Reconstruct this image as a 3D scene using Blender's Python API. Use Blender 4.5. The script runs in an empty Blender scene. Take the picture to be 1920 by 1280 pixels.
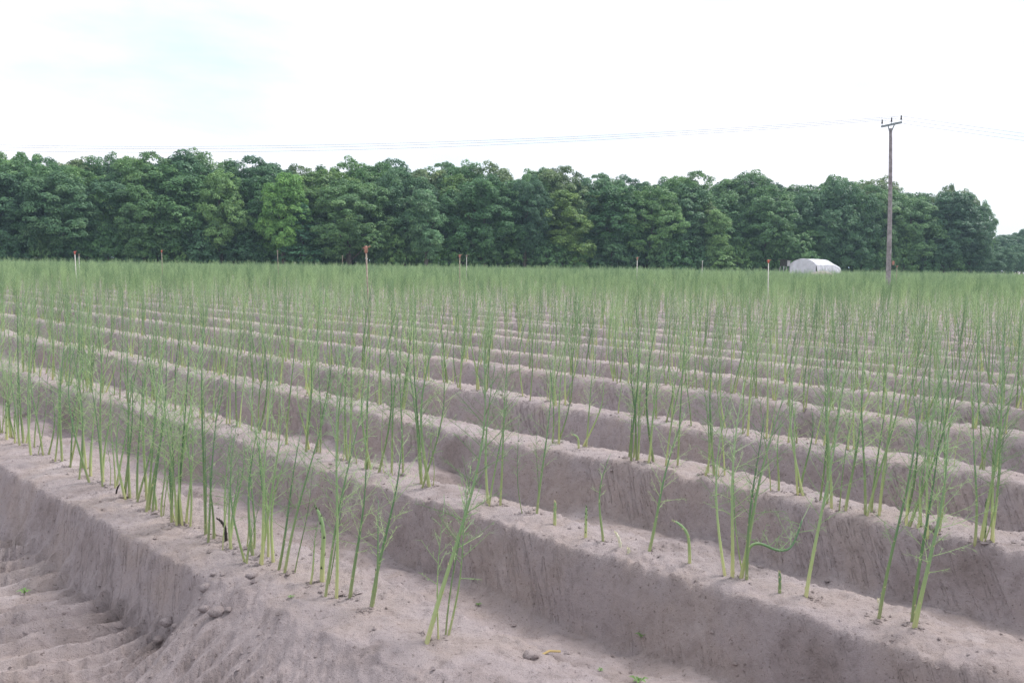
import bpy, math, random
import numpy as np
from mathutils import Vector, Matrix

SC = bpy.context.scene
COL = SC.collection
R = math.radians

# ---------------------------------------------------------------- camera
EYE = 1.55                      # above the crests of the ridges (z = 0)
FPX = 1700.0                    # focal length in pixels of the 1920 px wide photograph
cam_d = bpy.data.cameras.new('camera')
cam = bpy.data.objects.new('camera', cam_d)
COL.objects.link(cam)
cam_d.sensor_width = 36.0
cam_d.lens = 36.0 * FPX / 1920.0
cam_d.clip_start = 0.05
cam_d.clip_end = 20000.0
cam_d.dof.use_dof = True
cam_d.dof.focus_distance = 14.0
cam_d.dof.aperture_fstop = 11.0
PITCH, ROLL = math.atan(147.0 / FPX), 0.0145
cam.matrix_world = (Matrix.Translation((0, 0, EYE)) @ Matrix.Rotation(R(90) - PITCH, 4, 'X') @ Matrix.Rotation(ROLL, 4, 'Z'))
SC.camera = cam
CAM_M = cam.matrix_world.copy()
CAM_I = CAM_M.inverted()

# ---------------------------------------------------------------- sky, sun, exposure
SUN_DIR = Vector((0.62, 0.36, 1.13)).normalized()      # towards the sun
w = bpy.data.worlds.new('World')
SC.world = w
w.use_nodes = True
nt = w.node_tree
nt.nodes.clear()
out = nt.nodes.new('ShaderNodeOutputWorld')
bg = nt.nodes.new('ShaderNodeBackground')
sky = nt.nodes.new('ShaderNodeTexSky')
sky.sky_type = 'NISHITA'
sky.sun_disc = False
sky.sun_elevation = math.asin(SUN_DIR.z)
sky.sun_rotation = math.atan2(SUN_DIR.x, SUN_DIR.y)
tc = nt.nodes.new('ShaderNodeTexCoord')
mp = nt.nodes.new('ShaderNodeMapping')
mp.inputs['Scale'].default_value = (1.0, 1.0, 3.2)
mp.inputs['Location'].default_value = (0.9, 0.45, 0.22)
nz = nt.nodes.new('ShaderNodeTexNoise')
nz.inputs['Scale'].default_value = 1.9
nz.inputs['Detail'].default_value = 7.0
nz.inputs['Roughness'].default_value = 0.55
nz.inputs['Distortion'].default_value = 0.25
rp = nt.nodes.new('ShaderNodeValToRGB')
rp.color_ramp.elements[0].position = 0.36
rp.color_ramp.elements[0].color = (0.0, 0.0, 0.0, 1)
rp.color_ramp.elements[1].position = 0.56
rp.color_ramp.elements[1].color = (1, 1, 1, 1)
mx = nt.nodes.new('ShaderNodeMix')
mx.data_type = 'RGBA'
CLOUD = 5.35
mx.inputs[7].default_value = (CLOUD * 0.985, CLOUD * 0.99, CLOUD * 1.06, 1)
L = nt.links.new
L(tc.outputs['Generated'], mp.inputs['Vector'])
L(mp.outputs['Vector'], nz.inputs['Vector'])
L(nz.outputs['Fac'], rp.inputs['Fac'])
L(rp.outputs['Color'], mx.inputs[0])
veil = nt.nodes.new('ShaderNodeMix')            # thin cloud over the blue sky
veil.data_type = 'RGBA'
veil.inputs[0].default_value = 0.72
veil.inputs[7].default_value = (4.25, 4.65, 5.0, 1)
L(sky.outputs['Color'], veil.inputs[6])
L(veil.outputs[2], mx.inputs[6])
L(mx.outputs[2], bg.inputs['Color'])
bg.inputs['Strength'].default_value = 0.1
L(bg.outputs['Background'], out.inputs['Surface'])

sun_d = bpy.data.lights.new('sun', 'SUN')
sun_d.energy = 1.5
sun_d.angle = R(18)
sun_d.color = (1.0, 0.965, 0.93)
sun = bpy.data.objects.new('sun', sun_d)
COL.objects.link(sun)
sun.location = (40, 20, 60)
sun.rotation_euler = SUN_DIR.to_track_quat('Z', 'Y').to_euler()

SC.view_settings.view_transform = 'Standard'
SC.view_settings.look = 'None'
SC.view_settings.exposure = 1.2
SC.view_settings.gamma = 1.0
SC.view_settings.use_curve_mapping = False
SC.cycles.use_denoising = True
SC.cycles.denoiser = 'OPENIMAGEDENOISE'
SC.cycles.denoising_input_passes = 'RGB_ALBEDO_NORMAL'
SC.cycles.denoising_prefilter = 'NONE'
SC.cycles.max_bounces = 6
SC.cycles.diffuse_bounces = 3
SC.cycles.transparent_max_bounces = 8

random.seed(7)
RNG = np.random.default_rng(7)

# ---------------------------------------------------------------- pixel <-> place
def ray(x, y):
    return (CAM_M.to_3x3() @ Vector((x - 960.0, 640.0 - y, -FPX))).normalized()

def on_plane(x, y, z=0.0):
    d = ray(x, y)
    t = (z - EYE) / d.z
    return Vector((0, 0, EYE)) + d * t

def at_depth(x, y, Y):
    d = ray(x, y)
    return Vector((0, 0, EYE)) + d * (Y / d.y)

def project(p):
    q = CAM_I @ Vector(p)
    if q.z > -0.05:
        return None
    return (960 + q.x / -q.z * FPX, 640 - q.y / -q.z * FPX)

SQ = math.sqrt(0.5)
def ns(p):                       # across the rows / along the rows
    return (p[0] + p[1]) * SQ, (p[1] - p[0]) * SQ
def xy(n, s):
    return (n - s) * SQ, (n + s) * SQ

# ---------------------------------------------------------------- noise and ground shape
def vnoise(x, y, seed):
    xi, yi = np.floor(x), np.floor(y)
    fx, fy = x - xi, y - yi
    fx = fx * fx * (3 - 2 * fx)
    fy = fy * fy * (3 - 2 * fy)
    def h(a, b):
        v = np.sin(a * 127.1 + b * 311.7 + seed * 74.7) * 43758.5453
        return v - np.floor(v)
    a = h(xi, yi); b = h(xi + 1, yi); c = h(xi, yi + 1); d = h(xi + 1, yi + 1)
    return (a + (b - a) * fx) * (1 - fy) + (c + (d - c) * fx) * fy - 0.5

def fbm(x, y, seed, octv=3, gain=0.5):
    v = 0.0; amp = 1.0
    for o in range(octv):
        v = v + amp * vnoise(x * 2.03 ** o, y * 2.03 ** o, seed + o * 3)
        amp *= gain
    return v

ROWS = [2.36, 3.96, 5.75, 7.5, 9.55, 11.25, 13.3, 14.7, 16.7, 17.95, 20.4]
_i = 0
while ROWS[-1] < 330:
    ROWS.append(ROWS[-1] + (1.35 if _i % 2 == 0 else 1.95)); _i += 1
ROWS = np.array(ROWS)
DEEP = 0.42
def edge_y(X):                   # where the field ends in front of the wood
    return 157.0 + 0.27 * X

def smooth(a, b, v):
    t = np.clip((v - a) / (b - a), 0, 1)
    return t * t * (3 - 2 * t)

def centre(k, s):
    return ROWS[k] + 0.10 * vnoise(s * 0.16, k * 5.3 + 0.5, 3) + 0.05 * vnoise(s * 0.7, k * 9.1 + 0.5, 4)

def height(X, Y):
    X = np.asarray(X, float); Y = np.asarray(Y, float)
    n = (X + Y) * SQ; s = (Y - X) * SQ
    mid = (ROWS[1:] + ROWS[:-1]) * 0.5
    k = np.searchsorted(mid, n)
    d = n - centre(k, s)
    # slumped stretch of the nearest ridge: its near side is crushed into a ramp by a wheel
    near = (k == 0) & (d < 0)
    sl = smooth(4.35, 3.75, s + 0.25 * vnoise(s * 3, n * 3, 41)) * near
    wt = np.where(k == 0, 0.31, 0.215) + 0.045 * vnoise(s * 1.1, k * 7.7, 5) + 0.02 * vnoise(s * 5.1, k * 3.3 + np.sign(d), 6)
    wt = wt - 0.05 * sl
    wb = wt + np.where(k == 0, 0.15, 0.135) + 0.05 * vnoise(s * 1.1, k * 4.9 + np.sign(d) * 2, 8) + 0.60 * sl
    t = np.clip((np.abs(d) - wt) / (wb - wt), 0, 1)
    prof = 1 - (0.82 * t + 0.18 * t * t * (3 - 2 * t))
    prof = np.where(sl > 0.01, prof * (1 - sl) + sl * (1 - t) ** 1.35, prof)
    inside = np.clip(1 - np.abs(d) / wt, 0, 1)
    deep = DEEP * (1 + 0.10 * vnoise(s * 0.5, k * 2.1, 9))
    z = -DEEP + deep * prof - 0.016 * (1 - inside) ** 2 * prof
    floor = 1 - prof
    z = z + floor * (0.11 * vnoise(n * 2.3, s * 1.7, 11) + 0.05 * fbm(n * 5.5, s * 3.6, 12, 3)) * smooth(0, 0.5, floor) * (1 - 0.75 * ((k == 0) & (d < 0)))
    # loose sand fallen to the foot of the walls
    z = z + 0.06 * np.clip(vnoise(s * 2.6, k * 3.7 + np.sign(d), 17) + 0.15, 0, 1) * np.exp(-((np.abs(d) - wb - 0.02) / 0.07) ** 2)
    # crumbly crest and lips
    lip = np.exp(-((np.abs(d) - wt) / 0.09) ** 2)
    z = z + (0.015 + 0.020 * lip) * fbm(n * 7, s * 7, 14, 3) * prof ** 0.3
    crumb = np.clip(fbm(n * 2.2, s * 2.2, 31, 2) + 0.25 + 0.5 * lip, 0, 1)
    z = z + (0.006 + 0.020 * crumb) * fbm(n * 24, s * 24, 15, 2) + (0.003 + 0.008 * crumb) * fbm(n * 62, s * 62, 16, 2)
    pit = np.clip(vnoise(n * 13, s * 13, 33) - 0.30, 0, 1) * 5
    z = z - 0.014 * pit * prof
    # bites out of the walls
    bite = np.clip(vnoise(s * 1.9, k * 6.1 + np.sign(d) * 1.5, 18) - 0.26, 0, 1) * 4
    z = z - 0.16 * bite * np.exp(-((np.abs(d) - wt - 0.05) / 0.07) ** 2) * (k > 0)
    # tread bars pressed into the wheel track in front of the nearest ridge
    g = 0.34 * np.clip(X + 3.15, 0, 3) ** 2
    ph = (Y - g + 0.07 * vnoise(X * 1.9, Y * 1.9, 21) + 0.028 * vnoise(X * 9, Y * 9, 23)) / 0.19
    fr = ph - np.floor(ph)
    bar = smooth(0, 0.14, fr) * (1 - 0.85 * np.clip((fr - 0.14) / 0.86, 0, 1))
    track = smooth(0.2, 0.5, n) * np.maximum((d < 0) * (k == 0) * floor * smooth(0.5, 0.9, floor), 0.55 * sl * smooth(0.12, 0.4, t) * (t < 0.999) + sl * (t >= 0.999))
    track = track * (0.45 + 0.9 * smooth(-0.25, 0.15, vnoise(X * 2.6, Y * 2.6, 25)))
    z = z + 0.100 * (bar - 0.35) * track * (Y < 30)
    # the field stops before the wood
    f = smooth(0, 5, edge_y(X) - Y) * smooth(-260, -200, X) * smooth(-3, -1, n)
    return z * f + (1 - f) * (-DEEP)

def hz(x, y):
    return float(height(np.array([x]), np.array([y]))[0])

# ---------------------------------------------------------------- materials
def nodes(name):
    m = bpy.data.materials.new(name)
    m.use_nodes = True
    t = m.node_tree
    t.nodes.clear()
    o = t.nodes.new('ShaderNodeOutputMaterial')
    return m, t, o

def N(t, kind, **kw):
    n = t.nodes.new(kind)
    for k, v in kw.items():
        if k in n.inputs:
            n.inputs[k].default_value = v
        else:
            setattr(n, k, v)
    return n

def ramp(t, stops):
    r = t.nodes.new('ShaderNodeValToRGB')
    e = r.color_ramp.elements
    while len(e) < len(stops):
        e.new(0.5)
    for q, (p, c) in zip(e, stops):
        q.position = p
        q.color = (*c, 1)
    return r

def plain(name, col, rough=0.7, var=0.12, scale=12.0, metallic=0.0, bump=0.0):
    m, t, o = nodes(name)
    b = N(t, 'ShaderNodeBsdfPrincipled', Roughness=rough, Metallic=metallic)
    tcn = N(t, 'ShaderNodeTexCoord')
    n = N(t, 'ShaderNodeTexNoise', Scale=scale, Detail=5.0)
    t.links.new(tcn.outputs['Object'], n.inputs['Vector'])
    lo = tuple(max(0, c * (1 - var * 1.6)) for c in col)
    hi = tuple(min(1, c * (1 + var * 1.6)) for c in col)
    r = ramp(t, [(0.3, lo), (0.7, hi)])
    t.links.new(n.outputs['Fac'], r.inputs['Fac'])
    t.links.new(r.outputs['Color'], b.inputs['Base Color'])
    if bump:
        bp = N(t, 'ShaderNodeBump', Strength=bump, Distance=0.02)
        t.links.new(n.outputs['Fac'], bp.inputs['Height'])
        t.links.new(bp.outputs['Normal'], b.inputs['Normal'])
    t.links.new(b.outputs['BSDF'], o.inputs['Surface'])
    return m

def soil_material():
    m, t, o = nodes('sandy_soil')
    lk = t.links.new
    b = N(t, 'ShaderNodeBsdfPrincipled', Roughness=0.95)
    b.inputs['Specular IOR Level'].default_value = 0.15
    geo = N(t, 'ShaderNodeNewGeometry')
    rot = N(t, 'ShaderNodeVectorRotate')
    rot.rotation_type = 'Z_AXIS'
    rot.inputs['Angle'].default_value = R(-45)
    lk(geo.outputs['Position'], rot.inputs['Vector'])      # y across the rows turned to the axes
    n1 = N(t, 'ShaderNodeTexNoise', Scale=1.3, Detail=6.0, Roughness=0.6)
    n2 = N(t, 'ShaderNodeTexNoise', Scale=14.0, Detail=8.0, Roughness=0.7)
    n3 = N(t, 'ShaderNodeTexNoise', Scale=160.0, Detail=4.0, Roughness=0.7)
    for n in (n1, n2, n3):
        lk(geo.outputs['Position'], n.inputs['Vector'])
    c1 = ramp(t, [(0.30, (0.262, 0.214, 0.204)), (0.46, (0.382, 0.326, 0.328)), (0.58, (0.372, 0.308, 0.292)), (0.75, (0.488, 0.426, 0.432))])
    lk(n1.outputs['Fac'], c1.inputs['Fac'])
    c2 = ramp(t, [(0.25, (0.66, 0.64, 0.63)), (0.48, (0.98, 0.98, 0.98)), (0.75, (1.14, 1.12, 1.11))])
    lk(n2.outputs['Fac'], c2.inputs['Fac'])
    mul = N(t, 'ShaderNodeMix', data_type='RGBA', blend_type='MULTIPLY')
    mul.inputs[0].default_value = 0.85
    lk(c1.outputs['Color'], mul.inputs[6]); lk(c2.outputs['Color'], mul.inputs[7])
    c3 = ramp(t, [(0.28, (0.55, 0.53, 0.52)), (0.42, (1, 1, 1)), (0.7, (1.08, 1.08, 1.08))])
    lk(n3.outputs['Fac'], c3.inputs['Fac'])
    mul2 = N(t, 'ShaderNodeMix', data_type='RGBA', blend_type='MULTIPLY')
    mul2.inputs[0].default_value = 0.7
    lk(mul.outputs[2], mul2.inputs[6]); lk(c3.outputs['Color'], mul2.inputs[7])
    n4 = N(t, 'ShaderNodeTexNoise', Scale=52.0, Detail=3.0, Roughness=0.6)
    lk(geo.outputs['Position'], n4.inputs['Vector'])
    c4 = ramp(t, [(0.30, (0.42, 0.39, 0.38)), (0.38, (1, 1, 1))])
    lk(n4.outputs['Fac'], c4.inputs['Fac'])
    mul3 = N(t, 'ShaderNodeMix', data_type='RGBA', blend_type='MULTIPLY')
    mul3.inputs[0].default_value = 0.8
    lk(mul2.outputs[2], mul3.inputs[6]); lk(c4.outputs['Color'], mul3.inputs[7])
    # dry pale crust lies in patches over the level crests, the cut walls are bare moist sand
    sep = N(t, 'ShaderNodeSeparateXYZ')
    lk(geo.outputs['Normal'], sep.inputs['Vector'])
    wall = ramp(t, [(0.45, (1, 1, 1)), (0.80, (0, 0, 0))])
    lk(sep.outputs['Z'], wall.inputs['Fac'])
    # scratches drawn down the walls by the ridging machine
    sp = N(t, 'ShaderNodeSeparateXYZ'); lk(rot.outputs['Vector'], sp.inputs['Vector'])
    sl_ = N(t, 'ShaderNodeMath', operation='MULTIPLY_ADD'); sl_.inputs[1].default_value = -0.55
    lk(sp.outputs['Z'], sl_.inputs[0]); lk(sp.outputs['Y'], sl_.inputs[2])
    cb_ = N(t, 'ShaderNodeCombineXYZ'); lk(sp.outputs['X'], cb_.inputs['X']); lk(sl_.outputs[0], cb_.inputs['Y']); lk(sp.outputs['Z'], cb_.inputs['Z'])
    mp2 = N(t, 'ShaderNodeMapping')
    mp2.inputs['Scale'].default_value = (3.0, 26.0, 4.0)
    lk(cb_.outputs['Vector'], mp2.inputs['Vector'])
    patch = N(t, 'ShaderNodeTexNoise', Scale=0.75, Detail=2.0)
    lk(geo.outputs['Position'], patch.inputs['Vector'])
    prm = ramp(t, [(0.44, (0.10, 0.10, 0.10)), (0.60, (1, 1, 1))])
    lk(patch.outputs['Fac'], prm.inputs['Fac'])
    st = N(t, 'ShaderNodeTexNoise', Scale=1.0, Detail=3.0, Roughness=0.5)
    lk(mp2.outputs['Vector'], st.inputs['Vector'])
    msk = N(t, 'ShaderNodeMath', operation='MULTIPLY')
    gou = ramp(t, [(0.36, (0, 0, 0)), (0.47, (1, 1, 1))]); lk(st.outputs['Fac'], gou.inputs['Fac'])
    lk(gou.outputs['Color'], msk.inputs[0])
    mw = N(t, 'ShaderNodeMath', operation='MULTIPLY'); lk(wall.outputs['Color'], mw.inputs[0]); lk(prm.outputs['Color'], mw.inputs[1])
    lk(mw.outputs[0], msk.inputs[1])
    lk(mul3.outputs[2], b.inputs['Base Color'])
    b1 = N(t, 'ShaderNodeBump', Strength=0.9, Distance=0.021)
    lk(msk.outputs[0], b1.inputs['Height'])
    b2 = N(t, 'ShaderNodeBump', Strength=0.9, Distance=0.035)
    lk(n2.outputs['Fac'], b2.inputs['Height']); lk(b1.outputs['Normal'], b2.inputs['Normal'])
    b3 = N(t, 'ShaderNodeBump', Strength=0.8, Distance=0.007)
    lk(n3.outputs['Fac'], b3.inputs['Height']); lk(b2.outputs['Normal'], b3.inputs['Normal'])
    lk(b3.outputs['Normal'], b.inputs['Normal'])
    lk(b.outputs['BSDF'], o.inputs['Surface'])
    return m

def leafy(name, stops, attr=None, trans=0.25, rough=0.6, tint=True, vary=0.14, hue=0.015):
    """green stuff: colour from a 0..1 mesh attribute, tinted by the object's own colour and a little chance"""
    m, t, o = nodes(name)
    lk = t.links.new
    a = N(t, 'ShaderNodeAttribute', attribute_name=attr or 'tone')
    r = ramp(t, stops)
    lk(a.outputs['Fac'], r.inputs['Fac'])
    oi = N(t, 'ShaderNodeObjectInfo')
    src = r.outputs['Color']
    if tint:
        mm = N(t, 'ShaderNodeMix', data_type='RGBA', blend_type='MULTIPLY')
        mm.inputs[0].default_value = 1.0
        lk(src, mm.inputs[6]); lk(oi.outputs['Color'], mm.inputs[7])
        src = mm.outputs[2]
    hs = N(t, 'ShaderNodeHueSaturation')
    mr = N(t, 'ShaderNodeMapRange')
    mr.inputs['To Min'].default_value = 0.5 - hue; mr.inputs['To Max'].default_value = 0.5 + hue
    mv = N(t, 'ShaderNodeMapRange')
    mv.inputs['To Min'].default_value = 1 + vary; mv.inputs['To Max'].default_value = 1 - vary
    lk(oi.outputs['Random'], mr.inputs['Value']); lk(oi.outputs['Random'], mv.inputs['Value'])
    lk(mr.outputs['Result'], hs.inputs['Hue']); lk(mv.outputs['Result'], hs.inputs['Value'])
    lk(src, hs.inputs['Color'])
    b = N(t, 'ShaderNodeBsdfPrincipled', Roughness=rough)
    b.inputs['Specular IOR Level'].default_value = 0.3
    tr = N(t, 'ShaderNodeBsdfTranslucent')
    lk(hs.outputs['Color'], b.inputs['Base Color']); lk(hs.outputs['Color'], tr.inputs['Color'])
    ms = N(t, 'ShaderNodeMixShader')
    ms.inputs[0].default_value = trans
    lk(b.outputs['BSDF'], ms.inputs[1]); lk(tr.outputs['BSDF'], ms.inputs[2])
    lk(ms.outputs['Shader'], o.inputs['Surface'])
    return m

M = {}
M['soil'] = soil_material()
M['stem'] = leafy('asparagus_stem', [(0.0, (0.48, 0.50, 0.25)), (0.12, (0.36, 0.46, 0.20)), (0.38, (0.23, 0.37, 0.18)), (1.0, (0.24, 0.38, 0.215))], trans=0.15, rough=0.42, tint=False, vary=0.34, hue=0.028)
M['fern'] = leafy('asparagus_fern', [(0.0, (0.38, 0.52, 0.22)), (0.5, (0.36, 0.50, 0.255)), (1.0, (0.36, 0.50, 0.29))], trans=0.42, tint=False, vary=0.36, hue=0.024)
M['bract'] = plain('asparagus_bract', (0.60, 0.56, 0.32), 0.6)
M['spear_tip'] = plain('asparagus_tip', (0.055, 0.075, 0.035), 0.6)
M['spear_white'] = plain('asparagus_white', (0.66, 0.64, 0.50), 0.5)
M['spear_black'] = plain('asparagus_withered', (0.035, 0.028, 0.025), 0.8)
M['leaf'] = leafy('tree_leaf', [(0.0, (0.068, 0.145, 0.066)), (0.5, (0.122, 0.245, 0.102)), (1.0, (0.205, 0.350, 0.140))], trans=0.28, rough=0.5)
M['bark'] = plain('tree_bark', (0.115, 0.092, 0.075), 0.9, 0.25, 3.0, bump=0.5)
M['wood'] = plain('pole_timber', (0.26, 0.24, 0.245), 0.85, 0.25, 4.0, bump=0.3)
M['galv'] = plain('galvanised_steel', (0.24, 0.28, 0.29), 0.55, 0.1, 8.0, 0.5)
M['insul'] = plain('insulator_brown', (0.035, 0.028, 0.028), 0.35)
M['wire'] = plain('wire_metal', (0.22, 0.23, 0.24), 0.5)
M['stake_rust'] = plain('rusty_pipe', (0.34, 0.275, 0.225), 0.8, 0.2, 20.0)
M['stake_white'] = plain('whitish_pipe', (0.62, 0.60, 0.54), 0.6, 0.12, 20.0)
M['red'] = plain('red_plastic', (0.50, 0.13, 0.10), 0.5)
M['rusthead'] = plain('rust_red_head', (0.36, 0.18, 0.135), 0.6)
M['tarp'] = plain('white_plastic_sheet', (0.56, 0.56, 0.60), 0.45, 0.10, 1.5, bump=0.4)
M['darkwood'] = plain('dark_timber', (0.035, 0.032, 0.03), 0.9)
M['palewood'] = plain('pale_panel', (0.42, 0.42, 0.42), 0.8)
M['yellow'] = plain('yellow_hose', (0.62, 0.50, 0.16), 0.5)
M['weed'] = plain('weed_green', (0.13, 0.24, 0.06), 0.6)
M['straw'] = plain('straw', (0.45, 0.33, 0.14), 0.8)

# ---------------------------------------------------------------- mesh helpers
class MB:
    def __init__(self):
        self.v = []; self.f = []; self.mi = []; self.tone = []; self.n = 0
    def add(self, verts, faces, tone=0.5, mi=0):
        verts = np.asarray(verts, float).reshape(-1, 3)
        self.v.append(verts)
        self.tone.append(np.broadcast_to(np.asarray(tone, float), (len(verts),)).copy())
        b = self.n
        for f in faces:
            self.f.append(tuple(int(i) + b for i in f)); self.mi.append(mi)
        self.n += len(verts)
    def tube(self, path, rad, sides=5, tone=0.5, mi=0, cap=True):
        path = np.asarray(path, float); k = len(path)
        rad = np.broadcast_to(np.asarray(rad, float), (k,))
        tan = np.gradient(path, axis=0)
        tan /= np.linalg.norm(tan, axis=1)[:, None] + 1e-12
        ref = np.array([0.31, 0.95, 0.05]) if abs(tan[0][2]) > 0.8 else np.array([0, 0, 1.0])
        u = np.cross(tan, ref); u /= np.linalg.norm(u, axis=1)[:, None] + 1e-12
        v = np.cross(tan, u)
        a = np.arange(sides) / sides * 2 * np.pi
        ring = path[:, None, :] + rad[:, None, None] * (np.cos(a)[None, :, None] * u[:, None, :] + np.sin(a)[None, :, None] * v[:, None, :])
        fs = []
        for i in range(k - 1):
            for j in range(sides):
                j2 = (j + 1) % sides
                fs.append((i * sides + j, i * sides + j2, (i + 1) * sides + j2, (i + 1) * sides + j))
        if cap:
            fs.append(tuple(range((k - 1) * sides, k * sides)))
            fs.append(tuple(range(sides - 1, -1, -1)))
        tone = np.asarray(tone, float)
        if tone.ndim:
            tone = np.repeat(tone, sides)
        self.add(ring.reshape(-1, 3), fs, tone, mi)
    def box(self, lo, hi, mi=0, tone=0.5, mat=None):
        x0, y0, z0 = lo; x1, y1, z1 = hi
        v = np.array([(x0, y0, z0), (x1, y0, z0), (x1, y1, z0), (x0, y1, z0), (x0, y0, z1), (x1, y0, z1), (x1, y1, z1), (x0, y1, z1)], float)
        if mat is not None:
            v = np.array([tuple(mat @ Vector(p)) for p in v])
        self.add(v, [(0, 3, 2, 1), (4, 5, 6, 7), (0, 1, 5, 4), (1, 2, 6, 5), (2, 3, 7, 6), (3, 0, 4, 7)], tone, mi)
    def ribbon(self, a, b, wdt, tone=0.5, mi=0):
        """a thin tapering blade"""
        a = np.asarray(a, float); b = np.asarray(b, float)
        d = b - a
        r = RNG.normal(size=3)
        s = np.cross(d, r); s /= np.linalg.norm(s) + 1e-9
        s = s * wdt * 0.5
        self.add([a - s, a + s, b + s * 0.5, b - s * 0.5], [(0, 1, 2, 3)], tone, mi)
    def quads(self, q, tone, mi=0):
        q = np.asarray(q, float)
        m = len(q)
        self.v.append(q.reshape(-1, 3))
        self.tone.append(np.repeat(tone, 4))
        idx = (np.arange(m * 4) + self.n).reshape(m, 4)
        self.f.extend(map(tuple, idx.tolist())); self.mi.extend([mi] * m)
        self.n += m * 4
    def mesh(self, name, mats, smooth=False):
        me = bpy.data.meshes.new(name)
        me.from_pydata(np.concatenate(self.v).tolist(), [], self.f)
        for mt in (mats if isinstance(mats, (list, tuple)) else [mats]):
            me.materials.append(mt)
        if any(self.mi):
            me.polygons.foreach_set('material_index', self.mi)
        at = me.attributes.new('tone', 'FLOAT', 'POINT')
        at.data.foreach_set('value', np.concatenate(self.tone).astype(np.float32))
        if smooth:
            me.polygons.foreach_set('use_smooth', [True] * len(me.polygons))
        me.update()
        return me

def link(name, data, parent=None, loc=None, rot=None, scale=None):
    o = bpy.data.objects.new(name, data)
    COL.objects.link(o)
    if parent is not None:
        o.parent = parent
    if loc is not None: o.location = loc
    if rot is not None: o.rotation_euler = rot
    if scale is not None: o.scale = (scale,) * 3 if isinstance(scale, (int, float)) else scale
    return o

def tag(o, label=None, cat=None, group=None, kind=None):
    if label: o['label'] = label
    if cat: o['category'] = cat
    if group: o['group'] = group
    if kind: o['kind'] = kind
    return o

ONES = 'zero one two three four five six seven eight nine ten eleven twelve thirteen fourteen fifteen sixteen seventeen eighteen nineteen'.split()
TENS = ['', '', 'twenty', 'thirty', 'forty', 'fifty', 'sixty', 'seventy', 'eighty', 'ninety']
ORD1 = 'zeroth first second third fourth fifth sixth seventh eighth ninth tenth eleventh twelfth thirteenth fourteenth fifteenth sixteenth seventeenth eighteenth nineteenth'.split()
def ordinal(n):
    if n < 20: return ORD1[n]
    if n < 100:
        t, o = divmod(n, 10)
        return (TENS[t][:-1] + 'ieth') if o == 0 else TENS[t] + '-' + ORD1[o]
    h, o = divmod(n, 100)
    return ONES[h] + '-hundred' + ('th' if o == 0 else '-and-' + ordinal(o))

# ================================================================ GROUND
def build_ground():
    dense = np.radians(np.linspace(-37, 37, 760))
    side = np.radians(np.concatenate([np.linspace(37.6, 60, 40), np.linspace(62, 178, 40)]))
    th = np.concatenate([-side[::-1], dense, side])
    r = [0.6]
    while r[-1] < 7000:
        q = r[-1]
        r.append(q * (1 + (0.05 if q < 2.2 else 0.0042 if q < 9 else 0.0062 if q < 30 else 0.0095 if q < 215 else 0.35)))
    r = np.array(r)
    RR, TT = np.meshgrid(r, th, indexing='ij')
    X = RR * np.sin(TT); Y = RR * np.cos(TT)
    Z = height(X, Y)
    nr, nth = X.shape
    V = np.stack([X, Y, Z], -1).reshape(-1, 3)
    V = np.concatenate([V, [[0, 0, -DEEP]]])
    i = np.arange(nr - 1)[:, None] * nth; j = np.arange(nth)[None, :]
    j2 = (j + 1) % nth
    F = np.stack([i + j, i + nth + j, i + nth + j2, i + j2], -1).reshape(-1, 4)
    T = np.stack([np.full(nth, len(V) - 1), np.arange(nth), (np.arange(nth) + 1) % nth], -1)
    me = bpy.data.meshes.new('field_ground')
    nf = len(F) + len(T)
    me.vertices.add(len(V)); me.vertices.foreach_set('co', V.ravel())
    loops = np.concatenate([F.ravel(), T.ravel()])
    me.loops.add(len(loops)); me.loops.foreach_set('vertex_index', loops.astype(np.int32))
    me.polygons.add(nf)
    st = np.concatenate([np.arange(len(F)) * 4, len(F) * 4 + np.arange(len(T)) * 3])
    me.polygons.foreach_set('loop_start', st.astype(np.int32))
    me.polygons.foreach_set('use_smooth', np.ones(nf, bool))
    me.update(calc_edges=True)
    me.validate()
    me.materials.append(M['soil'])
    o = link('field_ground', me)
    tag(o, 'mauve grey sandy field soil drawn up into long asparagus ridges', kind='structure')
build_ground()

# ================================================================ ASPARAGUS
def curve_path(h, lean, bend, k=11, wob=0.017):
    t = np.linspace(0, 1, k)
    a = RNG.uniform(0, 6.28); b = RNG.uniform(0, 6.28)
    x = lean * t * h + bend * np.sin(t * 2.6) * h * 0.5 * math.cos(a) + wob * np.sin(t * 5 + b)
    y = bend * np.sin(t * 2.6) * h * 0.5 * math.sin(a) + wob * np.cos(t * 4 + b)
    y = y - y[0]; x = x - x[0]
    return np.stack([x, y, t * h], -1)

def bract(mb, p, u, size, mi):
    side = np.cross(u, [0, 0, 1.0]); side /= np.linalg.norm(side) + 1e-9
    tip = p + u * size * 0.55 + np.array([0, 0, size * 1.5])
    mb.add([p - side * size * 0.55 + u * size * .3, p + side * size * 0.55 + u * size * .3, tip], [(0, 1, 2)], 0.5, mi)

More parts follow.
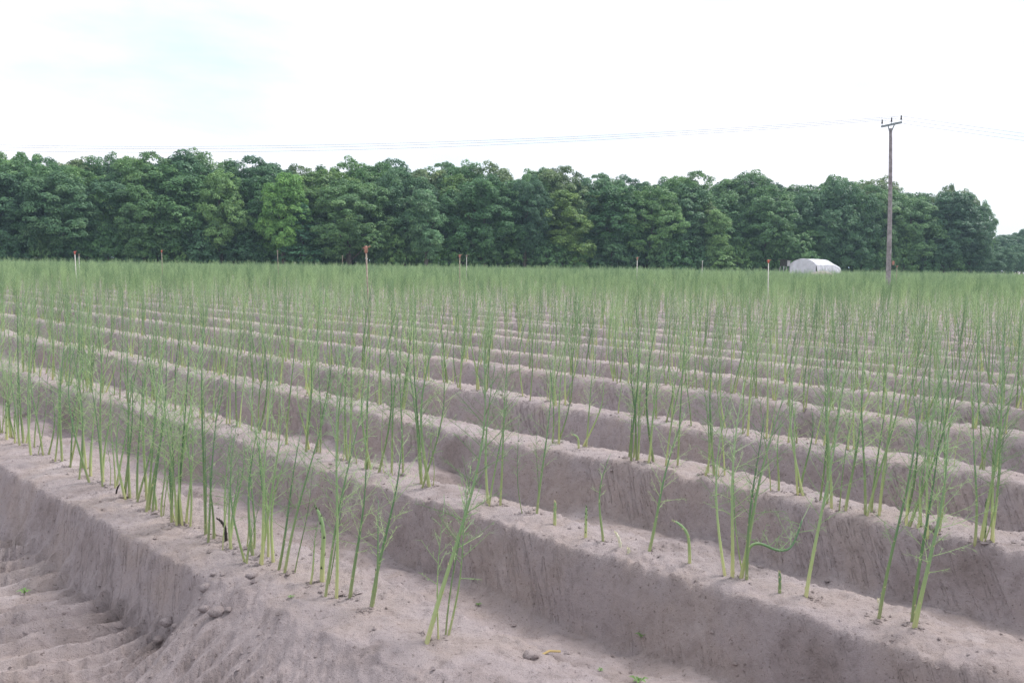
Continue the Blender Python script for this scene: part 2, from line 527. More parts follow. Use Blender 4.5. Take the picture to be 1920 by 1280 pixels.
def make_branch(fb, base, d0, ln, tone, detail):
    """one fern branch: an arching twig with side twigs and needle-fine cladodes"""
    k = 5
    t = np.linspace(0, 1, k)
    sag = RNG.uniform(-0.10, 0.22)
    path = base + d0 * (t * ln)[:, None] + np.outer(t ** 2 * ln * sag, [0, 0, 1.0])
    fb.tube(path, np.linspace(0.0019, 0.0008, k) * detail['w'], 3, tone, 0, cap=False)
    nb = max(2, int(ln / 0.034 * detail['b']))
    for q in range(nb):
        f = 0.18 + 0.80 * (q + RNG.uniform(0, 1)) / nb
        p = base + d0 * (f * ln) + np.array([0, 0, 1.0]) * (f * f * ln * sag)
        rr = RNG.normal(size=3); rr -= d0 * rr.dot(d0); rr /= np.linalg.norm(rr) + 1e-9
        sd = d0 * RNG.uniform(0.5, 0.9) + rr * RNG.uniform(0.45, 0.85)
        sl = ln * RNG.uniform(0.10, 0.30) * (1.15 - f * 0.6)
        e = p + sd * sl
        fb.ribbon(p, e, 0.0021 * detail['w'], tone + 0.05)
        for z in range(detail['n']):
            g = RNG.uniform(0.25, 1.0)
            pp = p + sd * sl * g
            nd = sd * 0.8 + RNG.normal(size=3) * 0.5
            fb.ribbon(pp, pp + nd * RNG.uniform(0.012, 0.024), 0.0013 * detail['w'], tone + 0.12)

def make_stem(kind, h, r0, lean, bend, detail, sb=None, fb=None, off=(0, 0, 0), join=False):
    """returns (stem builder, fern builder); kind: full, young, thin"""
    sb = sb or MB(); fb = fb or MB()
    off = np.asarray(off, float)
    path = curve_path(h, lean, bend) + off
    k = len(path); t = np.linspace(0, 1, k)
    rad = r0 * (1 - 0.87 * t ** 0.95)
    sb.tube(np.vstack([path[:1] - [0, 0, 0.03], path]), np.concatenate([[r0 * 0.9], rad]), detail['s'], np.concatenate([[0], t * min(1, h / 1.0)]), 0)
    def pt(f):
        x = f * (k - 1); i = min(int(x), k - 2)
        return path[i] + (path[i + 1] - path[i]) * (x - i), r0 * (1 - 0.87 * f ** 0.95)
    ang = RNG.uniform(0, 6.28)
    f = 0.03
    while f < 0.97:
        p, rr = pt(f)
        ang += 2.4
        u = np.array([math.cos(ang), math.sin(ang), 0])
        if detail['br'] and f < 0.75:
            bract(sb, p + u * rr, u, max(0.006, rr * 0.95), 1)
        start = {'full': 0.27, 'young': 0.42, 'thin': 0.33}[kind]
        if f > start:
            e = (f - start) / (1 - start)
            env = (0.45 + 2.2 * e) * (1 - e) ** 1.25
            ln = {'full': 0.33, 'young': 0.15, 'thin': 0.21}[kind] * min(1, env) * RNG.uniform(0.6, 1.15) * (0.55 + 0.45 * h)
            el = RNG.uniform(0.30, 0.95) + 0.25 * e
            d0 = np.array([math.cos(ang) * math.cos(el), math.sin(ang) * math.cos(el), math.sin(el)])
            if ln > 0.02:
                make_branch(fb, p, d0, ln, min(1, 0.25 + 0.6 * f), detail)
        f += (0.052 if f < start else 0.031) / max(h, 0.4) * RNG.uniform(0.8, 1.2)
    # loose tip
    p, rr = pt(0.995)
    sb.ribbon(p - np.array([0, 0, 0.01]), p + np.array([RNG.normal() * .01, RNG.normal() * .01, 0.035]), 0.004, 0.7)
    return sb, fb

NEAR = dict(w=1.0, b=1.0, n=3, s=6, br=True)
STEMS = {'full': [], 'young': [], 'thin': []}
for kind, num, hr, rr in (('full', 9, (1.0, 1.32), (0.0095, 0.0130)), ('young', 4, (0.50, 0.85), (0.0085, 0.0115)), ('thin', 4, (0.60, 1.0), (0.0045, 0.0068))):
    for q in range(num):
        h = hr[0] + (hr[1] - hr[0]) * q / (num - 1)
        sb, fb = make_stem(kind, h, RNG.uniform(*rr), RNG.uniform(0.02, 0.12), RNG.uniform(-0.20, 0.20), NEAR)
        STEMS[kind].append((h, sb.mesh('stem', [M['stem'], M['bract']], True), fb.mesh('fern', M['fern'])))

def make_spear(h, r0, tipmat, bodymat, bend=0.0, hook=0.0):
    k = 12
    t = np.linspace(0, 1, k)
    x = bend * t ** 2 * h
    z = t * h
    if hook:
        a = np.clip((t - 0.55) / 0.45, 0, 1) * hook
        x = x + np.cumsum(np.sin(a)) / k * h
        z = np.cumsum(np.cos(a)) / k * h
        z = z - z[0]
    path = np.stack([x, 0 * t, z], -1)
    rad = r0 * (1 - 0.25 * t) * np.clip((1.02 - t) / 0.16, 0.12, 1) ** 0.7
    mb = MB()
    mb.tube(np.vstack([path[:1] - [0, 0, 0.03], path]), np.concatenate([[r0], rad]), 7, np.concatenate([[0], t * 0.5]), 0)
    tp = MB()
    n = 16 if h > 0.1 else 9
    for q in range(n):                                 # scale leaves, packed tight at the tip
        f = 1 - (q / n) ** 1.6 * 0.9
        i = min(int(f * (k - 1)), k - 2)
        p = path[i] + (path[i + 1] - path[i]) * (f * (k - 1) - i)
        a = q * 2.4
        u = np.array([math.cos(a), math.sin(a), 0])
        bract(tp, p + u * np.interp(f, t, rad) * 0.8 - np.array([0, 0, 0.004]), u, r0 * 0.95, 0)
    return mb.mesh('stem', bodymat, True), tp.mesh('tip_scales', tipmat)

# plants seen one by one in the photograph: (x, y of the foot in the photograph, stems, size)
# stems: f full, y young, t thin ; second item a lean to the right (+) or left (-)
PIX = {
 0: [(820, 1196, 'fttt', 0.09, 1.12), (690, 1142, 'fy', 0.16, 0.98), (656, 1119, 'f', 0.12, 0.88), (632, 1117, 'ff', 0.14, 1.02), (595, 1096, 'yt', 0.18, 0.8), (532, 1073, 'fft', 0.24, 0.92), (496, 1057, 'f', 0.13, 1.02), (485, 1047, 'y', 0.05, 1.0), (468, 1056, 't', 0.1, 0.7), (452, 1028, 'yt', 0.02, 0.9), (434, 1026, 't', 0.04, 0.8), (408, 1013, 'f', 0.04, 0.8), (390, 1003, 'ft', 0.05, 0.95), (358, 986, 'f', 0.08, 0.9), (342, 981, 'ff', 0.06, 0.95), (330, 979, 't', 0.05, 0.9), (299, 963, 'ft', 0.03, 0.92), (270, 956, 'f', 0.16, 0.95), (256, 938, 'ff', 0.06, 1.0), (234, 930, 'f', 0.03, 1.05), (210, 911, 'ft', 0.12, 0.85), (180, 905, 'ff', 0.02, 1.0), (163, 896, 'yt', 0.05, 0.75), (151, 880, 'f', 0.03, 0.9), (124, 876, 'f', 0.13, 0.85), (104, 866, 'ff', 0.05, 0.95), (79, 852, 'fft', 0.03, 1.0), (51, 836, 'fyt', 0.05, 0.9), (39, 830, 'ft', 0.03, 0.95), (22, 822, 'f', 0.03, 0.9), (4, 812, 'ft', 0.04, 1.0)],
 1: [(1715, 1170, 'ff', 0.10, 0.95), (1648, 1158, 'f', 0.10, 0.92), (1511, 1118, 'f', 0.20, 1.02), (1385, 1083, 'fffyt', 0.08, 1.1), (1217, 1033, 'f', 0.13, 1.0), (1131, 1014, 'y', 0.06, 1.0), (998, 962, 'ft', 0.08, 0.95), (979, 963, 't', 0.02, 0.75), (938, 946, 'f', 0.10, 1.05), (916, 945, 'ff', 0.05, 1.0), (806, 911, 'ft', 0.07, 1.0), (793, 908, 'f', 0.04, 1.05), (745, 893, 'ft', 0.05, 1.0), (718, 884, 'f', 0.04, 1.0), (694, 878, 'fy', 0.03, 0.95), (664, 868, 'f', 0.05, 1.1), (640, 861, 'ft', 0.02, 1.0), (592, 848, 'ff', 0.04, 1.0), (575, 842, 'y', 0.03, 1.0), (545, 833, 'f', 0.02, 1.1), (515, 822, 'ft', 0.03, 1.05), (482, 812, 'ff', 0.03, 1.05), (446, 801, 'f', 0.05, 1.0)],
 2: [(1850, 1012, 'f', 0.05, 1.0), (1828, 1013, 'f', 0.06, 1.1), (1752, 997, 'ft', 0.03, 1.0), (1725, 990, 'fy', 0.05, 1.0), (1692, 981, 'f', 0.04, 1.0), (1638, 962, 'fff', 0.02, 1.05), (1576, 950, 'fft', 0.04, 1.1), (1543, 941, 'f', 0.0, 0.95), (1502, 928, 'fy', 0.04, 1.0), (1462, 921, 't', 0.03, 1.0), (1340, 892, 'ft', 0.05, 1.15), (1326, 889, 'y', 0.02, 1.0), (1258, 873, 'f', 0.07, 1.0), (1218, 866, 'f', 0.05, 1.05), (1195, 861, 'ff', 0.02, 1.0), (1180, 858, 'f', 0.03, 1.0), (1097, 838, 'fy', 0.22, 0.95), (1045, 831, 'ff', 0.05, 0.95), (966, 801, 'ff', 0.02, 1.15), (925, 793, 'ft', 0.05, 1.0), (878, 786, 'y', 0.01, 1.0)],
}

def foot(x, y):
    z = 0.0
    for _ in range(3):
        p = on_plane(x, y, z)
        z = hz(p.x, p.y)
    return p.x, p.y

plants = []          # (x, y, stems, lean, scale, row)
prng = random.Random(11)
SPX = {}
def rand_stems():
    k = prng.choice((1, 1, 2, 2, 2, 3, 3, 4))
    return ''.join(prng.choice('ffffyyt') for _ in range(k))
for k, c in enumerate(ROWS):
    lo, hi = None, None
    if k in PIX:
        ss = []
        for (px, py, st, lean, sc) in PIX[k]:
            x, y = foot(px, py)
            n_, s_ = ns((x, y)); ss.append(s_)
            if k: # keep to the ridge
                n_ = min(max(n_, c - 0.2), c + 0.2)
                x, y = xy(n_, s_)
            if len(st) < 4 and (px < (500 if k == 0 else 830) or k > 1) and px != 1097:
                st = st + prng.choice({0: ('f', 'y', 'ft', 'fy'), 1: ('t', 'f', 'f', 'ft'), 2: ('y', 'f', 'f', 'ft')}[k])
            plants.append((x, y, st, lean, sc, k)); SPX[len(plants) - 1] = (k, px)
        lo, hi = min(ss) - 0.3, max(ss) + 0.15
    s = -260.0
    while s < 330.0:
        s += prng.uniform(0.11, 0.33) if k > 3 else prng.uniform(0.10, 0.30) if prng.random() > 0.06 else prng.uniform(0.4, 0.9)
        if lo is not None and (lo if k > 1 else -999) < s < hi:
            continue
        n_ = c + prng.gauss(0, 0.07)
        x, y = xy(n_, s)
        if y < 2.0 or y > edge_y(x) - 2.0:
            continue
        if abs(x) > 0.62 * y + 3.0:
            continue
        big = prng.random()
        far = smooth(8, 40, math.hypot(x, y))
        sc = prng.uniform(0.82 - 0.14 * far, 1.08 - 0.14 * far) if big > 0.09 else prng.uniform(1.05, 1.38)
        plants.append((x, y, rand_stems(), prng.uniform(-0.02, 0.10), sc, k))

seen = []
for i, p in enumerate(plants):
    if p[5] > 5: continue
    q = project((p[0], p[1], 0.0))
    if q and -20 < q[0] < 1935 and q[1] < 1300:
        seen.append((math.hypot(p[0], p[1]), i, q[0]))
seen.sort()
chosen = seen[:300]
chosen_ids = {i for _, i, _ in chosen}
order = {}
for d, i, px in sorted(chosen, key=lambda e: -e[2]):
    k = plants[i][5]
    order.setdefault(k, []).append(i)
RIDGE = ['nearest', 'second', 'third', 'fourth', 'fifth', 'sixth']
SPECIAL = {(0, 820): 'tall asparagus plant alone at the bottom of the picture, thin shoots at its foot',
           (1, 1385): 'clump of five asparagus stems rising from one foot on the second ridge',
           (0, 532): 'three crossing asparagus stems leaning to the right on the nearest ridge',
           (2, 1097): 'asparagus plant forking in a wide V on the third ridge'}
def put_plant(i, label):
    x, y, st, lean, sc, k = plants[i]
    root = link('asparagus_plant', None, loc=(x, y, hz(x, y) - 0.004))
    root.empty_display_size = 0.1
    tag(root, label, 'asparagus', 'asparagus plants along the near ridges')
    rr = random.Random(i * 13 + 5)
    nst = len(st)
    for q, ch in enumerate(st):
        kind = {'f': 'full', 'y': 'young', 't': 'thin'}[ch]
        h, sm, fm = rr.choice(STEMS[kind])
        a = rr.uniform(0, 6.28); rad = 0.0 if nst == 1 else rr.uniform(0.018, 0.05)
        o = link('stem', sm, root)
        o.location = (math.cos(a) * rad + (q - (nst - 1) / 2) * 0.025, math.sin(a) * rad, 0)
        s = sc * rr.uniform(0.74, 0.96)
        o.scale = (s * rr.uniform(0.9, 1.1),) * 2 + (s,)
        o.rotation_mode = 'XYZ'
        o.rotation_euler = (rr.gauss(0, 0.035), lean * rr.uniform(0.4, 0.9) + rr.gauss(0, 0.03), 0)
        m = Matrix.Rotation(rr.uniform(0, 6.28), 4, 'Z')
        o.rotation_euler = (o.rotation_euler.to_matrix().to_4x4() @ m).to_euler()
        f = link('fern', fm, o)
    return root

for k, ids in order.items():
    for q, i in enumerate(ids):
        x, y, st, lean, sc, kk = plants[i]
        key = SPX.get(i)
        lab = SPECIAL.get(key)
        if not lab:
            big = 'tall' if ('f' in st and sc > 1.04) else 'short' if 'f' not in st else 'feathery'
            num = 'single-stemmed' if len(st) == 1 else ONES[len(st)] + '-stemmed'
            lab = '%s %s asparagus plant, %s from the right on the %s ridge' % (big, num, ordinal(q + 1), RIDGE[k])
        put_plant(i, lab)

# the rest of the field: far more plants than anyone could count
def field_stuff():
    protos = []
    for lod, det, num in ((0, dict(w=1.1, b=0.85, n=2, s=4, br=True), 9), (1, dict(w=2.0, b=0.40, n=1, s=3, br=False), 9)):
        for q in range(num):
            mb, fb = MB(), MB()
            for z in range((1, 2, 2, 3, 3, 4, 2, 3, 1)[q]):
                kind = 'full' if RNG.random() < 0.8 else 'young'
                hh = RNG.uniform(0.95, 1.32) if kind == 'full' else RNG.uniform(0.5, 0.85)
                make_stem(kind, hh, RNG.uniform(0.006, 0.0115), RNG.uniform(-0.06, 0.12), RNG.uniform(-0.1, 0.1), det, mb, fb, (RNG.normal() * 0.04, RNG.normal() * 0.04, 0))
            a = mb
            base = a.n
            a.v += fb.v; a.tone += fb.tone
            a.f += [tuple(j + base for j in f) for f in fb.f]
            a.mi += [2] * len(fb.f); a.n += fb.n
            me = a.mesh('asparagus_far', [M['stem'], M['bract'], M['fern']])
            protos.append(bpy.data.objects.new('asparagus_pattern', me))
    rest = [p for i, p in enumerate(plants) if i not in chosen_ids]
    P = np.array([(p[0], p[1]) for p in rest])
    Z = height(P[:, 0], P[:, 1])
    d = np.hypot(P[:, 0], P[:, 1])
    n = len(rest)
    idx = RNG.integers(0, 9, n) + np.where(d > 34, 9, 0)
    me = bpy.data.meshes.new('asparagus_field')
    me.vertices.add(n)
    me.vertices.foreach_set('co', np.column_stack([P, Z]).ravel())
    a = me.attributes.new('variant', 'INT', 'POINT'); a.data.foreach_set('value', idx.astype(np.int32))
    a = me.attributes.new('size', 'FLOAT', 'POINT'); a.data.foreach_set('value', 0.90 * np.array([p[4] for p in rest], np.float32))
    rot = np.column_stack([RNG.normal(0, 0.04, n), RNG.normal(0.03, 0.04, n), RNG.uniform(0, 6.28, n)])
    a = me.attributes.new('turn', 'FLOAT_VECTOR', 'POINT'); a.data.foreach_set('vector', rot.astype(np.float32).ravel())
    o = link('asparagus_field', me)
    tag(o, 'feathery green asparagus in countless rows reaching back to the wood', kind='stuff')
    g = bpy.data.node_groups.new('asparagus_rows', 'GeometryNodeTree')
    g.interface.new_socket('Geometry', in_out='INPUT', socket_type='NodeSocketGeometry')
    g.interface.new_socket('Geometry', in_out='OUTPUT', socket_type='NodeSocketGeometry')
    gi = g.nodes.new('NodeGroupInput'); go = g.nodes.new('NodeGroupOutput')
    jn = g.nodes.new('GeometryNodeJoinGeometry')
    for ob in protos[::-1]:
        oi = g.nodes.new('GeometryNodeObjectInfo')
        oi.inputs['Object'].default_value = ob
        oi.inputs['As Instance'].default_value = True
        g.links.new(oi.outputs['Geometry'], jn.inputs[0])
    ip = g.nodes.new('GeometryNodeInstanceOnPoints')
    ip.inputs['Pick Instance'].default_value = True
    def named(nm, ty):
        q = g.nodes.new('GeometryNodeInputNamedAttribute'); q.data_type = ty
        q.inputs['Name'].default_value = nm
        return next(s for s in q.outputs if s.enabled and s.name == 'Attribute')
    g.links.new(gi.outputs[0], ip.inputs['Points'])
    g.links.new(jn.outputs[0], ip.inputs['Instance'])
    g.links.new(named('variant', 'INT'), ip.inputs['Instance Index'])
    e2r = g.nodes.new('FunctionNodeEulerToRotation')
    g.links.new(named('turn', 'FLOAT_VECTOR'), e2r.inputs[0])
    g.links.new(e2r.outputs[0], ip.inputs['Rotation'])
    g.links.new(named('size', 'FLOAT'), ip.inputs['Scale'])
    g.links.new(ip.outputs[0], go.inputs[0])
    md = o.modifiers.new('rows', 'NODES'); md.node_group = g
    print('field plants', n, 'pattern tris', sum(len(p.data.polygons) for p in protos))
field_stuff()

# spears: young shoots standing alone
SPEARS = [
 (1040, 984, 0.15, 0.010, 'g', 0.0, 0.0, 'pale green asparagus spear standing alone on the second ridge'),
 (1098, 1007, 0.19, 0.0085, 'd', 0.0, 0.0, 'dark slim asparagus spear on the second ridge beside a young plant'),
 (1163, 1025, 0.09, 0.009, 'w', -0.35, 0.0, 'white asparagus spear leaning left on the second ridge'),
 (1179, 1030, 0.035, 0.009, 'w', -0.1, 0.0, 'white asparagus tip barely out of the second ridge'),
 (1293, 1056, 0.28, 0.009, 'g', -0.12, -1.0, 'green asparagus spear with its tip bent over to the left'),
 (1462, 1111, 0.11, 0.008, 'g', -0.05, 0.0, 'small green asparagus spear right of the five-stemmed clump'),
 (424, 1016, 0.16, 0.009, 'b', -0.1, -0.9, 'blackened hooked asparagus spear on the nearest ridge'),
 (322, 968, 0.33, 0.010, 'd', -0.02, 0.0, 'thick green asparagus spear with dark tip among the nearest plants'),
 (293, 955, 0.16, 0.0075, 'g', -0.12, 0.0, 'short green asparagus spear leaning left between tall nearest stems'),
 (218, 925, 0.07, 0.006, 'b', 0.35, 0.0, 'tiny black withered asparagus stub on the nearest ridge'),
 (13, 826, 0.33, 0.0115, 'd', 0.02, 0.0, 'thick asparagus spear at the left picture edge on the nearest ridge'),
 (28, 830, 0.27, 0.008, 'd', 0.02, 0.0, 'slim dark asparagus spear second from the left picture edge'),
 (604, 1090, 0.42, 0.012, 'd', 0.06, -0.55, 'asparagus spear with opening dark head bent left on the nearest ridge'),
 (705, 1001, 0.20, 0.008, 'd', 0.0, 0.0, 'dark asparagus spear half hidden behind the nearest tall stems'),
 (1121, 836, 0.12, 0.009, 'd', 0.1, 0.0, 'short dark-tipped asparagus spear right of the forking plant, third ridge'),
 (1085, 840, 0.16, 0.010, 'g', -0.1, -1.5, 'pale asparagus spear curled over to the left on the third ridge'),
 (1846, 1008, 0.24, 0.009, 'd', 0.0, 0.0, 'dark-tipped asparagus spear beside a tall stem on the third ridge'),
 (1650, 1140, 0.05, 0.008, 'w', -0.2, 0.0, 'whitish spear tip at the foot of a second ridge plant'),
]
for (px, py, h, r0, c, bend, hook, lab) in SPEARS:
    body, tip = {'g': (M['stem'], M['bract']), 'd': (M['stem'], M['spear_tip']), 'w': (M['spear_white'], M['bract']), 'b': (M['spear_black'], M['spear_black'])}[c]
    bm_, tm_ = make_spear(h, r0, tip, body, bend, hook)
    x, y = foot(px, py)
    root = link('asparagus_spear', None, loc=(x, y, hz(x, y) - 0.003))
    tag(root, lab, 'asparagus spear', 'young asparagus spears')
    link('stem', bm_, root); link('tip_scales', tm_, root)

# a stem that fell over and grew on in a loop
def twisted():
    x, y = foot(1400, 1066)
    root = link('asparagus_shoot', None, loc=(x, y, hz(x, y)))
    tag(root, 'toppled asparagus shoot snaking sideways from the five-stemmed clump', 'asparagus shoot')
    px = [(1400, 1066), (1401, 1030), (1412, 1018), (1428, 1018), (1445, 1027), (1462, 1033), (1480, 1030), (1488, 1018), (1496, 1000), (1504, 975)]
    Y0 = y
    P = np.array([tuple(at_depth(a, b, Y0 + 0.01 * i) - Vector((x, y, hz(x, y)))) for i, (a, b) in enumerate(px)])
    t = np.linspace(0, 1, len(P)); tt = np.linspace(0, 1, 30)
    P2 = np.stack([np.interp(tt, t, P[:, c]) for c in range(3)], -1)
    for _ in range(3):
        P2[1:-1] = (P2[:-2] + P2[1:-1] * 2 + P2[2:]) / 4
    mb = MB(); mb.tube(P2, np.linspace(0.009, 0.004, 30), 7, tt, 0)
    link('stem', mb.mesh('stem', [M['stem']], True), root)
    fb = MB()
    for q in range(9, 30):
        d0 = RNG.normal(size=3); d0[2] = abs(d0[2]) * 0.7 + 0.2; d0 /= np.linalg.norm(d0)
        make_branch(fb, P2[q], d0, RNG.uniform(0.06, 0.2), 0.6, NEAR)
    link('fern', fb.mesh('fern', M['fern']), root)
twisted()

# ================================================================ SMALL THINGS ON THE SOIL
def lump(rad, seed, flat=0.7, sub=2):
    import bmesh
    bm = bmesh.new()
    bmesh.ops.create_icosphere(bm, subdivisions=sub, radius=1.0)
    rr = random.Random(seed)
    a, b, c = rr.uniform(0, 9), rr.uniform(0, 9), rr.uniform(0, 9)
    for v in bm.verts:
        p = v.co
        k = 1 + 0.16 * math.sin(p.x * 3.1 + a) * math.sin(p.y * 2.7 + b) + 0.10 * math.sin(p.z * 5 + c + p.x * 4) + rr.uniform(-0.04, 0.04)
        v.co = Vector((p.x * k * rad * 1.15, p.y * k * rad, p.z * k * rad * flat))
    me = bpy.data.meshes.new('soil_clod')
    bm.to_mesh(me); bm.free()
    me.polygons.foreach_set('use_smooth', [True] * len(me.polygons))
    me.materials.append(M['soil'])
    return me

CLODS = [(407, 1118, 0.036, 'round sand clod on the broken lip of the nearest ridge, largest there'),
         (385, 1086, 0.030, 'flat sand clod at the lip above the slumped wall of the nearest ridge'),
         (382, 1107, 0.024, 'sand clod just behind the largest round one on the broken lip'),
         (400, 1081, 0.013, 'small sand clod between the flat clod and the plants'),
         (417, 1076, 0.014, 'small sand clod nearest the stems above the broken lip'),
         (472, 1080, 0.026, 'sand clod lying close beside the leaning three-stemmed asparagus'),
         (428, 1114, 0.018, 'small sand clod touching the right of the largest round clod'),
         (312, 1155, 0.034, 'sand clod lodged in the slumped wall, left of its neighbour'),
         (296, 1165, 0.030, 'sand clod at the foot of the slumped wall above the track'),
         (330, 1148, 0.022, 'sand clod highest up in the slumped wall'),
         (995, 1232, 0.030, 'dark sand clod in the furrow at the bottom of the picture'),
         (1745, 1118, 0.032, 'dark sand clod in the furrow behind the second ridge, right side'),
         (87, 889, 0.011, 'crumb of sand on the nearest ridge at the left')]
for q, (px, py, rad, lab) in enumerate(CLODS):
    x, y = foot(px, py)
    o = link('soil_clod', lump(rad, q), loc=(x, y, hz(x, y) + rad * 0.28), rot=(0, 0, q * 1.3))
    tag(o, lab, 'clod', 'sand clods')

def crumbs():
    mb = MB()
    base = np.array([(1, 0, 0), (-1, 0, 0), (0, 1, 0), (0, -1, 0), (0, 0, 1), (0, 0, -1)], float)
    fs = [(0, 2, 4), (2, 1, 4), (1, 3, 4), (3, 0, 4), (2, 0, 5), (1, 2, 5), (3, 1, 5), (0, 3, 5)]
    m = 11000
    n_ = RNG.uniform(0.9, 8.2, m); s_ = RNG.uniform(-1.5, 13, m)
    X, Y = (n_ - s_) * SQ, (n_ + s_) * SQ
    ok = (Y > 3) & (np.abs(X) < 0.62 * Y)
    X, Y = X[ok], Y[ok]
    keep = vnoise(X * 1.4, Y * 1.4, 77) > RNG.uniform(-0.5, 0.35, len(X))
    X, Y = X[keep], Y[keep]
    fx, fy = [], []                     # soil pushed up where the stems came through
    for _, i, _p in chosen[:150]:
        for q in range(14):
            a = RNG.uniform(0, 6.28); r = abs(RNG.normal(0.03, 0.022)) + 0.012
            fx.append(plants[i][0] + math.cos(a) * r); fy.append(plants[i][1] + math.sin(a) * r)
    X = np.concatenate([X, fx]); Y = np.concatenate([Y, fy])
    Z = height(X, Y)
    for x, y, z in zip(X, Y, Z):
        r = min(0.022, 0.0042 * math.exp(abs(RNG.normal()) * 0.6))
        v = base * RNG.uniform(0.6, 1.3, (6, 1)) * r * np.array([1.2, 1, 0.75])
        a = RNG.uniform(0, 6.28)
        c, s = math.cos(a), math.sin(a)
        v = np.column_stack([v[:, 0] * c - v[:, 1] * s, v[:, 0] * s + v[:, 1] * c, v[:, 2]])
        mb.add(v + [x, y, z + r * 0.3], fs)
    o = link('soil_crumbs', mb.mesh('soil_crumbs', M['soil']))
    tag(o, 'loose crumbs of sand strewn over the near ridges', kind='stuff')
crumbs()

WEEDS = [(1201, 1135, 0.05, 'larger weed seedling on the front wall of the second ridge'),
         (1262, 1151, 0.035, 'weed seedling right of the larger one on the second ridge wall'),
         (1320, 1246, 0.05, 'weed seedling at the bottom edge, left of a pair'),
         (1357, 1252, 0.042, 'weed seedling at the bottom edge, right of a pair'),
         (1201, 1217, 0.034, 'lone weed seedling low on the second ridge wall near the bottom'),
         (932, 1096, 0.04, 'weed seedling at the foot of the second ridge wall'),
         (946, 1121, 0.025, 'tiny weed seedling in the furrow behind the lone tall plant'),
         (897, 1136, 0.025, 'tiny weed seedling on the furrow floor beside the lone tall plant'),
         (1126, 1237, 0.022, 'tiny weed seedling in the furrow near the bottom edge'),
         (768, 1043, 0.028, 'weed seedling on the second ridge wall behind the nearest stems'),
         (545, 1121, 0.022, 'tiny weed seedling on the nearest ridge in front of the stems'),
         (45, 1090, 0.05, 'thin grassy weed in the wheel track at the left')]
for q, (px, py, rad, lab) in enumerate(WEEDS):
    x, y = foot(px, py)
    mb = MB()
    m = 7
    for i in range(m):
        a = i / m * 6.28 + q
        d = np.array([math.cos(a), math.sin(a), 0]); sd = np.array([-d[1], d[0], 0])
        r = rad * RNG.uniform(0.6, 1.1)
        p0 = np.array([0, 0, 0.002]); p1 = d * r * 0.55 + [0, 0, r * 0.55]; p2 = d * r + [0, 0, r * 0.45]
        wd = r * 0.2
        mb.add([p0, p1 - sd * wd, p2, p1 + sd * wd], [(0, 1, 2, 3)])
    mb.tube([(0, 0, -0.01), (0, 0, rad * 0.5)], rad * 0.05, 4)
    o = link('weed_seedling', mb.mesh('weed_seedling', M['weed']), loc=(x, y, hz(x, y)))
    tag(o, lab, 'weed', 'weed seedlings')

mb = MB()
x, y = foot(1032, 1226)
mb.tube([(-0.05, 0, 0.006), (0, 0.008, 0.014), (0.045, -0.004, 0.008)], 0.005, 5)
tag(link('straw_piece', mb.mesh('straw_piece', M['straw']), loc=(x, y, hz(x, y)), rot=(0, 0, 0.5)), 'short yellowish straw piece in the furrow at the bottom of the picture', 'straw')

# ================================================================ SPRINKLER STAKES
STAKES = [  # top x, top y, depth, material, head, lean px to the left at the top, label
 (686, 461, 16.9, 'stake_rust', 'rusthead', -9, 'tall rusty sprinkler stake with red head, nearest and leaning left'),
 (140, 471, 38.0, 'stake_white', 'red', -3, 'pale sprinkler stake with bright red head at the left of the field'),
 (1441, 487, 31.0, 'stake_white', 'red', -2, 'white sprinkler stake with red head left of the white tarpaulin'),
 (862, 477, 33.0, 'stake_rust', 'rusthead', -1, 'rusty sprinkler stake in the field, left of a white one'),
 (875, 478, 52.0, 'stake_white', 'stake_rust', 0, 'thin white stake right beside the rusty one in mid field'),
 (1195, 482, 44.0, 'stake_white', 'rusthead', 0, 'white sprinkler stake with reddish head right of mid field'),
 (303, 469, 56.0, 'stake_rust', 'red', -1, 'distant brown stake with red head against the wood, left side'),
 (520, 469, 60.0, 'stake_rust', 'stake_rust', -2, 'distant plain brown stake below the bright lime green tree'),
 (148, 476, 66.0, 'stake_white', 'stake_rust', 0, 'small pale stake just right of the red-headed one'),
 (642, 479, 70.0, 'stake_rust', 'stake_rust', 0, 'small brown stake left of the bare tree trunk'),
 (1317, 489, 72.0, 'stake_white', 'stake_white', 0, 'small pale distant stake between white stake and tarpaulin'),
 (1682, 498, 60.0, 'stake_rust', 'rusthead', 0, 'rusty stake right of the utility pole'),
]
for (px, py, Y, mat, head, lean, lab) in STAKES:
    top = at_depth(px, py, Y)
    gx = at_depth(px - lean, py, Y).x
    gz = hz(gx, Y)
    H = top.z - gz
    root = link('sprinkler_stake', None, loc=(gx, Y, gz))
    tag(root, lab, 'sprinkler stake', 'irrigation sprinkler stakes')
    dx = top.x - gx
    rad = 0.016
    mb = MB(); mb.tube([(0, 0, -0.1), (dx * 0.5 + 0.004, 0, H * 0.5), (dx * 0.94, 0, H * 0.94)], rad, 8)
    link('pipe', mb.mesh('pipe', M[mat], True), root)
    s = 1.0
    mb = MB()
    mb.tube([(dx * 0.94, 0, H * 0.94), (dx * 0.95, 0, H * 0.95), (dx * 0.985, 0, H * 0.985), (dx, 0, H)], np.array([0.020, 0.030, 0.032, 0.022]) * s, 10)
    hd = link('sprinkler_head', mb.mesh('sprinkler_head', M[head], True), root)
    mb = MB()
    mb.tube([(dx, 0, H * 0.985), (dx + 0.05, 0, H * 0.99), (dx + 0.085, 0, H)], 0.010, 6)
    mb.tube([(dx, 0, H * 0.985), (dx - 0.06, 0, H * 0.982)], 0.012, 6)
    link('nozzle', mb.mesh('nozzle', M[head], True), hd)

